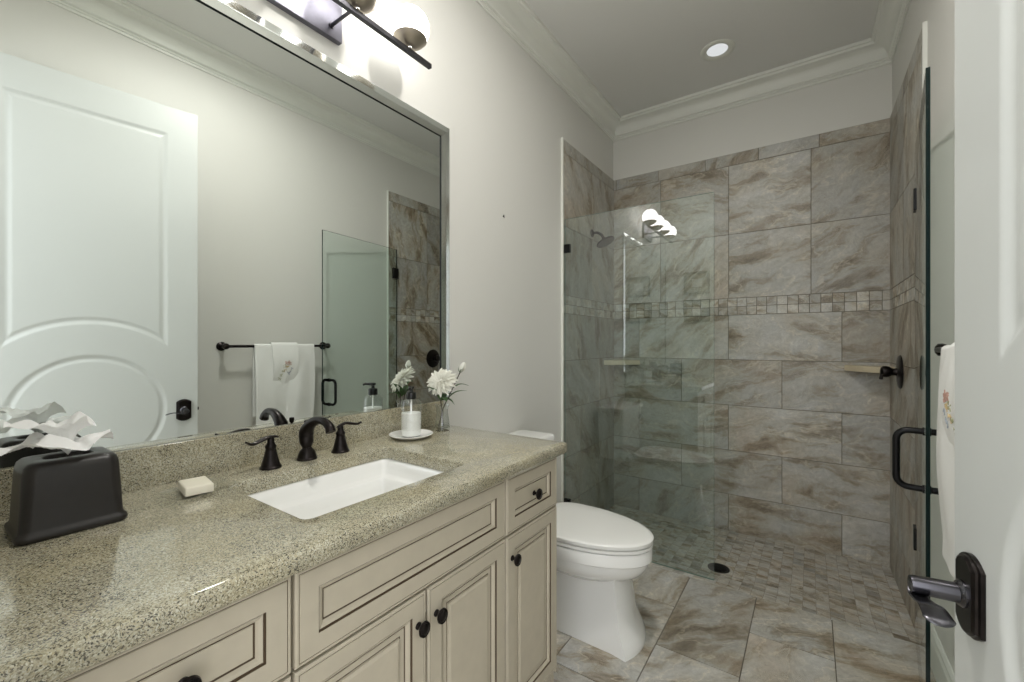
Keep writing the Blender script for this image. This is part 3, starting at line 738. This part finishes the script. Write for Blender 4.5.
    for r, h in [(0.003, 0), (0.0085, 0.004), (0.0115, 0.012), (0.0118, 0.020), (0.0095, 0.030), (0.006, 0.037), (0.002, 0.040)]:
        rings.append([B+d*h+(a3*math.cos(q)+b3*math.sin(q))*r*(1+0.12*math.cos(5*q)) for q in [2*math.pi*k/30 for k in range(30)]])
    loft(bm, rings); finish('bud', bm, M['petal'], t, smooth=True)
    bm = BM()
    for k in range(5):
        q = 2*math.pi*k/5; rd = a3*math.cos(q)+b3*math.sin(q); leaf(bm, B-d*0.002+rd*0.003, B+d*0.016+rd*0.0138, 0.005, 0.001)
    finish('calyx', bm, M['green'], t, smooth=True, recalc=False)
    for k, (q, tip, w) in enumerate(((12, (vx+0.06, vy+0.075, CT+0.150), 0.012), (17, (vx+0.05, vy+0.10, CT+0.165), 0.010))):
        bm = BM(); leaf(bm, p[q], tip, w); finish('leaf', bm, M['green'], t, smooth=True, recalc=False)
smallthings()

# ------------------------------------------------------------ toilet
def toilet():
    YC = 1.690
    t = thing('toilet', 'white two-piece toilet with closed lid between the vanity and the shower', 'toilet', (0.4, YC, 0))
    # bowl outline: back straight, front elongated
    def outline(xb, xf, hw, z, n=48, pw=2.0, xm=0.42):
        """egg-shaped outline: widest at xm"""
        pts = []
        for k in range(n):
            th = 2*math.pi*k/n
            c, s_ = math.cos(th), math.sin(th)
            if c >= 0: x = xm+(xf-xm)*abs(c)**(2/pw)
            else: x = xm-(xm-xb)*abs(c)**(2/3.6)
            y = hw*math.copysign(abs(s_)**(2/(pw if c >= 0 else 3.0)), s_)
            pts.append((x, YC+y, z))
        return pts
    bm = BM()
    rings = [outline(.20, .655, .085, .235, xm=.45), outline(.20, .665, .100, .250, xm=.45), outline(.20, .685, .120, .262, xm=.44), outline(.20, .715, .146, .280, xm=.43), outline(.20, .735, .163, .300, xm=.43), outline(.20, .747, .172, .320, xm=.43),
             outline(.20, .750, .174, .337, xm=.43), outline(.20, .751, .1745, .345, xm=.43), outline(.20, .763, .184, .3475, xm=.43), outline(.20, .766, .186, .351, xm=.43), outline(.20, .766, .186, .390, xm=.43), outline(.20, .763, .184, .397, xm=.43), outline(.23, .735, .16, .399, xm=.43)]
    loft(bm, rings)
    finish('bowl', bm, M['porc'], t, smooth=True, angle=30)
    # skirted pedestal with crisp front corners and a concave flare
    def foot(z, xf, hw, bulge, hb):
        pts = []
        for k in range(13):
            u = -1+2*k/12; pts.append((xf-bulge*u*u, YC+hw*u, z))
        pts += [(xf-bulge-0.06, YC+hw-(0.010), z), (0.45, YC+hw-0.012, z), (0.30, YC+hb, z), (0.10, YC+hb, z), (0.10, YC-hb, z), (0.30, YC-hb, z), (0.45, YC-hw+0.012, z), (xf-bulge-0.06, YC-hw+0.010, z)]
        return pts
    bm = BM()
    rg = [foot(0.0005, .732, .118, .030, .105), foot(.020, .731, .117, .030, .105), foot(.045, .718, .113, .028, .102), foot(.080, .702, .107, .026, .099), foot(.115, .692, .102, .025, .097), foot(.16, .686, .099, .024, .095), foot(.22, .676, .095, .022, .092), foot(.27, .672, .095, .022, .092), foot(.30, .68, .10, .024, .095)]
    loft(bm, rg)
    finish('pedestal', bm, M['porc'], t, smooth=True, angle=28)
    bm = BM(); lathe(bm, [(0.017, 0), (0.017, 0.004), (0.013, 0.012), (0.001, 0.015)], (0.33, YC-0.125, 0.0005), seg=24); finish('bolt_cap', bm, M['porc'], t, smooth=True)
    # seat and lid
    bm = BM(); loft(bm, [outline(.265, .758, .178, .4005, xm=.44), outline(.262, .768, .186, .403, xm=.44), outline(.262, .768, .186, .413, xm=.44), outline(.270, .757, .176, .416, xm=.44)])
    finish('seat', bm, M['seat'], t, smooth=True, angle=40)
    bm = BM(); loft(bm, [outline(.262, .750, .170, .4175, xm=.44), outline(.250, .769, .187, .4205, xm=.44), outline(.250, .770, .188, .433, xm=.44), outline(.253, .766, .185, .4365, xm=.44), outline(.262, .752, .175, .4388, xm=.44), outline(.32, .68, .12, .4415, xm=.44), outline(.40, .58, .05, .4425, xm=.45)])
    finish('lid', bm, M['seat'], t, smooth=True, angle=40)
    for s in (-1, 1):
        bm = BM(); tube(bm, [(0.245, YC+s*0.075-0.014, .415), (0.245, YC+s*0.075+0.014, .415)], 0.011, 16); box(bm, .235, .262, YC+s*.075-.012, YC+s*.075+.012, .399, .412); finish('hinge', bm, M['seat'], t, smooth=True)
    # tank
    bm = BM(); hw = .205
    def q(x0, x1, h, z, r=.03): return rrect(x0, x1, YC-h, YC+h, r, z, 6)
    loft(bm, [q(.03, .19, hw-.03, .385), q(.022, .200, hw-.02, .40), q(.018, .205, hw-.012, .46), q(.015, .210, hw-.004, .60), q(.013, .213, hw, .718)])
    finish('tank', bm, M['porc'], t, smooth=True, angle=50)
    bm = BM(); loft(bm, [q(.012, .216, hw+.004, .719), q(.008, .224, hw+.010, .723), q(.008, .224, hw+.010, .740), q(.012, .219, hw+.006, .748), q(.03, .20, hw-.015, .751)]); finish('tank_lid', bm, M['porc'], t, smooth=True, angle=40)
    bm = BM(); lathe(bm, [(.012, 0), (.012, .008), (.007, .012)], (.212, YC-.15, .66), (1, 0, 0), 20); tube(bm, [(.226, YC-.15, .66), (.232, YC-.12, .657), (.232, YC-.075, .652)], [.006, .005, .006], 12); finish('flush_lever', bm, M['bronze'], t, smooth=True)
toilet()

# ------------------------------------------------------------ shower glass
def glass_box(name, parent, x0, x1, y0, y1, z0, z1, edge_light=True, local=False, gm='glass'):
    bm = BM(); fs = box(bm, x0, x1, y0, y1, z0, z1)
    bm.normal_update(); big = (x1-x0) > (y1-y0)
    for f in bm.faces:
        n = f.normal; face = abs(n.y) > .5 if big else abs(n.x) > .5
        f.material_index = 0 if face else 1
    return finish(name, bm, [M[gm], M['gedgel'] if edge_light else M['gedge']], parent, local=local)
def clamp(parent, x0, x1, y0, y1, z0, z1, name='glass_clamp', local=False):
    bm = BM(); box(bm, x0, x1, y0, y1, z0, z1); return finish(name, bm, M['black'], parent, bevel=0.0015, local=local)
def shower_glass():
    t = thing('fixed_glass_panel', 'clear fixed glass shower screen standing behind the toilet', 'glass panel', (0.44, 2.39, -0.005))
    glass_box('pane', t, TT+0.003, 0.873, 2.385, 2.395, -0.006, 1.985)
    for z in (0.21, 1.80): clamp(t, TT, 0.052, 2.378, 2.402, z-0.026, z+0.026)
    # hinged door, swung open towards the camera
    hx, hy = 1.642, 2.440; ex, ey = 1.556, 1.700
    ang = math.atan2(ey-hy, ex-hx); L = math.hypot(ex-hx, ey-hy)
    t = thing('glass_shower_door', 'frameless glass shower door swung open along the right wall', 'shower door', (hx, hy, 0.012), ang)
    # local: x from hinge to free edge, y right of travel = towards room (-x world)?  (left normal of direction pointing -y is +x world)
    glass_box('pane', t, 0.012, L, -0.005, 0.005, 0.0, 1.995, edge_light=False, local=True, gm='glassd')
    for z in (0.39, 1.79):
        bm = BM(); box(bm, -0.004, 0.055, -0.010, 0.010, z-0.045, z+0.045); finish('hinge', bm, M['black'], t, bevel=0.002, local=True)
    for s in (-1, 1):
        bm = BM(); hxx = L-0.055; r = 0.0095; z0, z1 = 0.760, 0.933; c = 0.030
        pts = [(hxx, s*0.005, z0)] + [(hxx, s*0.038, z0)]
        for k in range(1, 7): a = R(15*k); pts.append((hxx, s*(0.038+c*math.sin(a)), z0+c*(1-math.cos(a))))
        for k in range(0, 7): a = R(15*k); pts.append((hxx, s*(0.038+c*math.cos(a)), z1-c*(1-math.sin(a))))
        pts += [(hxx, s*0.005, z1)]
        tube(bm, pts, r, 16)
        for z in (z0, z1): lathe(bm, [(0.0125, 0.005), (0.0125, 0.009), (0.0105, 0.010)], (hxx, 0, z), (0, s, 0), 20)
        finish('pull_handle', bm, M['black'], t, smooth=True, local=True)
shower_glass()

# ------------------------------------------------------------ shower fittings
def shower_fittings():
    X = TT
    t = thing('overhead_shower', 'dark round shower head on a bent arm high on the left shower wall', 'shower head', (X, 2.80, 1.985))
    bm = BM(); lathe(bm, [(0.028, 0), (0.028, 0.004), (0.018, 0.010), (0.010, 0.014)], (X, 2.80, 1.985), (1, 0, 0), 28); finish('flange', bm, M['bronze'], t, smooth=True)
    bm = BM(); tube(bm, curve([(X+.01, 2.80, 1.985), (X+.04, 2.80, 1.984), (X+.070, 2.80, 1.965), (X+.088, 2.80, 1.938)], 6), 0.0095, 14); finish('arm', bm, M['bronze'], t, smooth=True)
    bm = BM(); ax = Vector((0.45, 0.0, -0.89)); lathe(bm, [(0.012, 0), (0.016, 0.006), (0.020, 0.014), (0.050, 0.026), (0.064, 0.030), (0.066, 0.036), (0.062, 0.040), (0.001, 0.041)], (X+.086, 2.80, 1.941), ax, 40); finish('spray_disc', bm, M['bronze'], t, smooth=True)
    t = thing('shower_valve', 'black round shower valve with short lever on the right tiled wall', 'shower valve', (RW-TT, 2.865, 1.065))
    o = (RW-TT, 2.865, 1.065)
    bm = BM(); lathe(bm, [(0.084, 0), (0.084, 0.003), (0.078, 0.008), (0.045, 0.012), (0.026, 0.014)], o, (-1, 0, 0), 44); finish('escutcheon', bm, M['bronze'], t, smooth=True)
    bm = BM(); lathe(bm, [(0.020, 0.012), (0.017, 0.024), (0.019, 0.034), (0.026, 0.044), (0.029, 0.056), (0.027, 0.068), (0.019, 0.076), (0.006, 0.079)], o, (-1, 0, 0), 30)
    tube(bm, curve([(o[0]-.060, o[1], o[2]), (o[0]-.072, o[1]-.006, o[2]-.016), (o[0]-.076, o[1]-.012, o[2]-.040)], 5), [.009, .0085, .008, .0075, .007, .007, .0072, .0075, .008, .0085, .006], 14); finish('lever', bm, M['bronze'], t, smooth=True)
    def shelf(x, sx, label):
        bm = BM(); pts = [(x, RD-TT)]
        L = 0.205
        arc = []
        for k in range(0, 13):
            u = k/12; px_ = L*u; py_ = L*(1-u); bl = 0.030*math.sin(math.pi*u)
            arc.append((x+sx*(px_+bl*.7), RD-TT-(py_+bl*.7)))
        ring = pts+arc
        loft(bm, [[(a, b, 1.046) for a, b in ring], [(a, b, 1.080) for a, b in ring]])
        o = finish('corner_shelf', bm, M['stone'], loc=(x, RD-TT, 1.046), bevel=0.003); tag(o, label, 'shelf', 'stone corner shelves in the shower')
    shelf(TT, 1, 'cream stone corner shelf in the left shower corner behind the glass')
    shelf(RW-TT, -1, 'cream stone corner shelf in the right shower corner by the valve')
    bm = BM(); dz = -0.0350; o = (0.862, 2.59, dz)
    lathe(bm, [(0.056, -0.004), (0.056, 0.0012), (0.050, 0.0024), (0.046, 0.0008), (0.001, 0.0008)], o, seg=40)
    d = finish('shower_drain', bm, M['drain'], loc=o, smooth=True); tag(d, 'round dark metal drain in the mosaic shower floor', 'drain')
    bm = BM()
    for i in range(-3, 4):
        h = math.sqrt(max(0, 0.042**2-(i*0.012)**2)); box(bm, o[0]-h, o[0]+h, o[1]+i*0.012-0.0025, o[1]+i*0.012+0.0025, dz+0.0008, dz+0.0022)
    finish('grate', bm, M['black'], d)
shower_fittings()

# ------------------------------------------------------------ ceiling lights
def downlight(x, y, mat, label):
    t = thing('recessed_light', label, 'ceiling lamp', (x, y, CZ), group=None)
    bm = BM(); lathe(bm, [(0.092, 0), (0.092, -0.003), (0.084, -0.007), (0.068, -0.006), (0.058, -0.002), (0.056, -0.0008)], (x, y, CZ), seg=44, cap=False); finish('trim_ring', bm, M['trim'], t, smooth=True)
    bm = BM(); lathe(bm, [(0.001, -0.0012), (0.040, -0.0012), (0.062, -0.0008)], (x, y, CZ), seg=36, cap=False); finish('lens', bm, mat, t, smooth=True)
downlight(0.83, 2.745, M['lens_dim'], 'round white recessed ceiling light above the shower entrance')
downlight(0.88, 1.02, M['lens_fill'], 'unseen round fill light added in the ceiling over the middle of the room')  # out-of-view lamp, added to lift the ambient light

# ------------------------------------------------------------ entry door (height-field mouldings)
def entry_door():
    lx, ly = 1.457, 0.92; Wd = 0.812; Hd = 2.43; th = 0.036
    a = R(97.3); dx, dy = math.cos(a), math.sin(a)
    hx, hy = lx-dx*Wd, ly-dy*Wd
    d = bpy.data.objects.new('door_1', None); COL.objects.link(d); d.location = (hx, hy, 0.008); d.rotation_euler = (0, 0, a); OFF[d.name] = Vector((hx, hy, 0.008))
    d['kind'] = 'structure'; d['label'] = 'tall white entry door with a moulded circle standing open at the right'
    zc, rc, rb = 0.868, 0.282, 0.403; xc = Wd/2; x0, x1 = 0.123, Wd-0.123; zu, zl = 0.884, 0.852
    def sd(x, z):
        """signed distance-like value: negative inside a raised/sunk panel"""
        c = math.hypot(x-xc, z-zc)
        circ = c-rc
        up = max(x0-x, x-x1, z-2.295, rb-math.hypot(x-xc, z-zu), zu-z)
        lo = max(x0-x, x-x1, 0.20-z, rb-math.hypot(x-xc, z-zl), z-zl)
        return min(circ, up, lo)
    def hgt(s):
        # outside s>0 : flat 0. moulding 0..-0.03 inside, then raised field
        k = -s
        if k <= 0: return 0
        if k < 0.022: return -0.0068*(0.5-0.5*math.cos(math.pi*k/0.022))
        if k < 0.040: u = (k-0.022)/0.018; return -0.0068+0.0042*(0.5-0.5*math.cos(u*math.pi))
        return -0.0026
    nx, nz = 203, 608
    bm = BM(); grid = []
    for j in range(nz+1):
        z = Hd*j/nz; row = []
        for i in range(nx+1):
            x = Wd*i/nx; row.append(bm.verts.new((x, hgt(sd(x, z)), z)))
        grid.append(row)
    for j in range(nz):
        for i in range(nx): bm.faces.new((grid[j][i], grid[j][i+1], grid[j+1][i+1], grid[j+1][i]))
    c = [bm.verts.new(p) for p in ((0, -th, 0), (Wd, -th, 0), (Wd, -th, Hd), (0, -th, Hd))]
    bm.faces.new(c)
    bm.faces.new(grid[0]+[c[1], c[0]]); bm.faces.new(grid[-1]+[c[2], c[3]])
    bm.faces.new([r[0] for r in grid]+[c[3], c[0]]); bm.faces.new([r[-1] for r in grid]+[c[2], c[1]])
    finish('door_leaf', bm, M['door'], d, smooth=True, local=True, angle=40)
    # handle
    hs, hz = Wd-0.060, 0.848
    bm = BM()
    def plate(k, y):
        w, h, rise = 0.032-k, 0.044-k*0.6, 0.013
        pts = []
        for i in range(13): u = -1+2*i/12; pts.append((hs+w*u*(-1), y, hz+h+rise*(1-u*u)))
        for i in range(13): u = -1+2*i/12; pts.append((hs+w*u, y, hz-h-rise*(1-u*u)))
        return pts
    loft(bm, [plate(0, 0), plate(0, 0.005), plate(0.004, 0.006), plate(0.0045, 0.009), plate(0.008, 0.0105), plate(0.009, 0.0115)])
    h = finish('door_handle', bm, M['bronze'], d, local=True, smooth=True, angle=30); h.location = (0, 0, 0)
    bm = BM(); lathe(bm, [(0.0185, 0.009), (0.0185, 0.014), (0.016, 0.017), (0.0135, 0.018), (0.0125, 0.064), (0.0115, 0.068), (0.008, 0.069)], (hs, 0, hz), (0, 1, 0), 30); finish('neck', bm, M['pewter'], h, smooth=True, local=True)
    bm = BM(); p = curve([(hs+0.008, 0.060, hz-0.008), (hs-0.004, 0.060, hz-0.0135), (hs-0.028, 0.060, hz-0.010), (hs-0.050, 0.060, hz-0.004), (hs-0.070, 0.060, hz-0.006), (hs-0.086, 0.060, hz-0.011)], 6); n = len(p)
    tube(bm, p, [0.0095+0.0075*(i/(n-1)) if i < n-5 else [0.0165, 0.0155, 0.0135, 0.0105, 0.005][i-(n-5)] for i in range(n)], 18, flat=0.16, ref=(0, 1, 0)); finish('lever', bm, M['pewter'], h, smooth=True, local=True)
    bm = BM(); box(bm, Wd-0.0005, Wd+0.0012, -0.030, -0.006, hz-0.028, hz+0.028); box(bm, Wd, Wd+0.008, -0.024, -0.012, hz-0.008, hz+0.008); finish('latch', bm, M['bronze'], d, local=True)
    for z in (0.25, 1.22, 2.2):
        bm = BM(); tube(bm, [(-0.006, -0.004, z-0.045), (-0.006, -0.004, z+0.045)], 0.006, 14); box(bm, -0.0015, 0.0, -0.032, -0.004, z-0.045, z+0.045); finish('hinge', bm, M['bronze'], d, local=True)
entry_door()

# ------------------------------------------------------------ towel bar and towels
def towels():
    XB, ZB = 1.588, 1.190
    t = thing('towel_bar', 'dark bronze towel bar with round posts on the right wall', 'towel bar', (RW, 1.44, ZB))
    bm = BM(); tube(bm, [(XB, 1.110, ZB), (XB, 1.765, ZB)], 0.0085, 16); finish('bar', bm, M['bronze'], t, smooth=True)
    for y in (1.110, 1.765):
        bm = BM(); lathe(bm, [(0.027, 0), (0.027, 0.005), (0.022, 0.009), (0.011, 0.016), (0.010, 0.045), (0.015, 0.052), (0.019, 0.062), (0.018, 0.072), (0.010, 0.078), (0.001, 0.079)], (RW, y, ZB), (-1, 0, 0), 30); finish('post', bm, M['bronze'], t, smooth=True)
    def drape(name, y0, y1, zf, zb, r, fold, off, label, hem=False, wall=True):
        """sheet over the bar; front drop to zf, back to zb"""
        ny, path = 46, []
        nf = 46
        for k in range(nf+1): path.append(('f', k/nf))
        for k in range(1, 9): path.append(('t', k/9))
        for k in range(nf//2+1): path.append(('b', k/(nf//2)))
        outer, inner = [], []
        th = 0.004
        for part, u in path:
            ro, ri = [], []
            for i in range(ny+1):
                s = i/ny; y = y0+(y1-y0)*s
                if part == 'f':
                    zz = ZB + (zf-ZB)*(1-u); dn = 1-u
                    w = fold*(math.sin(s*9.4+off)*0.55+math.sin(s*17+off*2+dn*2)*0.3+mnoise.noise(Vector((s*3, dn*2.5, off)))*0.7)*min(1, dn*3+.08)
                    bel = (0.012 if not hem else 0.016)*math.sin(min(1, dn*1.1)*math.pi)
                    x = XB-r-w-bel; y += 0.006*math.sin(dn*5+off)*(1 if s > .5 else -1)*dn
                    nv = Vector((-1, 0, 0))
                    if hem: zz += (0.010*math.sin(s*12.0)+0.004*math.sin(s*21+1))*max(0, dn-.6)/.4
                elif part == 't':
                    a = math.pi*u; x = XB-r*math.cos(a); zz = ZB+r*math.sin(a); nv = Vector((-math.cos(a), 0, math.sin(a)))
                else:
                    zz = ZB+(zb-ZB)*u; x = XB+r+0.004*math.sin(s*8+off)*u; nv = Vector((1, 0, 0))
                p = Vector((x, y, zz)); ro.append(p+nv*th*0.5); ri.append(p-nv*th*0.5)
            outer.append(ro); inner.append(ri)
        bm = BM()
        V = [[[bm.verts.new(p) for p in row] for row in S] for S in (outer, inner)]
        m_, n_ = len(outer), ny+1
        for si, S in enumerate(V):
            for j in range(m_-1):
                for i in range(n_-1):
                    q = (S[j][i], S[j][i+1], S[j+1][i+1], S[j+1][i]); bm.faces.new(q if si else q[::-1])
        for j in range(m_-1):
            for i in (0, n_-1): bm.faces.new((V[0][j][i], V[0][j+1][i], V[1][j+1][i], V[1][j][i]))
        for i in range(n_-1):
            for j in (0, m_-1): bm.faces.new((V[0][j][i], V[0][j][i+1], V[1][j][i+1], V[1][j][i]))
        o = finish(name, bm, M['towel'], loc=(XB, (y0+y1)/2, ZB), smooth=True, angle=70)
        tag(o, label, 'towel'); return o, outer
    drape('bath_towel', 1.262, 1.650, 0.625, 0.75, 0.0125, 0.008, 0.6, 'large white bath towel hanging on the towel bar')
    o, sf = drape('hand_towel', 1.362, 1.530, 0.925, 0.98, 0.022, 0.002, 2.0, 'small white hand towel with embroidered bird draped over the bath towel', hem=True)
    # embroidery: small raised stitches on the front face
    def surf(s, z):
        best = min((r for r in sf[:47]), key=lambda r: abs(r[0].z-z)); return best[int(s*46)]
    rng = random.Random(3)
    spec = [('M', 'thr', [(0.40, 1.115), (0.35, 1.105), (0.46, 1.108), (0.52, 1.112)], 26), ('g', 'thg', [(0.62, 1.06), (0.68, 1.03), (0.57, 1.09), (0.74, 1.01)], 20), ('y', 'thy', [(0.5, 1.08), (0.55, 1.06), (0.46, 1.09)], 16), ('b', 'thb', [(0.36, 1.05), (0.42, 1.04), (0.28, 1.07)], 12)]
    for nm, mk, cs, cnt in spec:
        bm = BM()
        for c in cs:
            for k in range(cnt//len(cs)+3):
                s = 1-(c[0]+rng.uniform(-.05, .05)); z = c[1]-.030+rng.uniform(-.009, .009)
                p = surf(max(0, min(1, s)), z); p = Vector((p.x-0.0003, 1.362+0.168*s, z)); d = Vector((0, rng.uniform(-1, 1), rng.uniform(-1, 1))).normalized()*0.0045
                tube(bm, [p-d, p+d], 0.0011, 6)
        finish('embroidery', bm, M[mk], o, smooth=True)
towels()

# ------------------------------------------------------------ wall pictures by the entrance (seen only as reflections), picture nail
def pictures():
    for z, lab, k in ((1.835, 'upper of two small dark framed pictures on the entrance wall reflected in glass', 0), (1.545, 'lower of two small dark framed pictures on the entrance wall reflected in glass', 1)):
        xc, w, h = 0.315, 0.125, 0.115
        t = thing('framed_picture', lab, 'picture', (xc, FY, z), group='framed pictures on the entrance wall')
        bm = BM()
        pr = [(0, 0), (0, 0.018), (0.006, 0.022), (0.020, 0.020), (0.026, 0.012), (0.026, 0.008)]
        loft(bm, [[(xc-w+i, FY+y, z-h+i), (xc+w-i, FY+y, z-h+i), (xc+w-i, FY+y, z+h-i), (xc-w+i, FY+y, z+h-i)] for i, y in pr], False, False)
        finish('frame', bm, M['frame'], t)
        bm = BM(); box(bm, xc-w+0.02, xc+w-0.02, FY+0.001, FY+0.008, z-h+0.02, z+h-0.02); finish('mount', bm, M['frame' if False else 'art'], t)
        bm = BM(); box(bm, xc-0.05, xc+0.05, FY+0.008, FY+0.010, z-0.042, z+0.042); finish('print', bm, M['mat'], t)
pictures()
bm = BM(); tube(bm, [(0, 1.749, 1.852), (0.008, 1.749, 1.853)], 0.0028, 10); tube(bm, [(0.006, 1.749, 1.859), (0.007, 1.749, 1.843)], 0.002, 8)
tag(finish('picture_hook', bm, M['black'], loc=(0, 1.749, 1.85)), 'tiny dark picture hook on the bare wall above the toilet', 'hook')
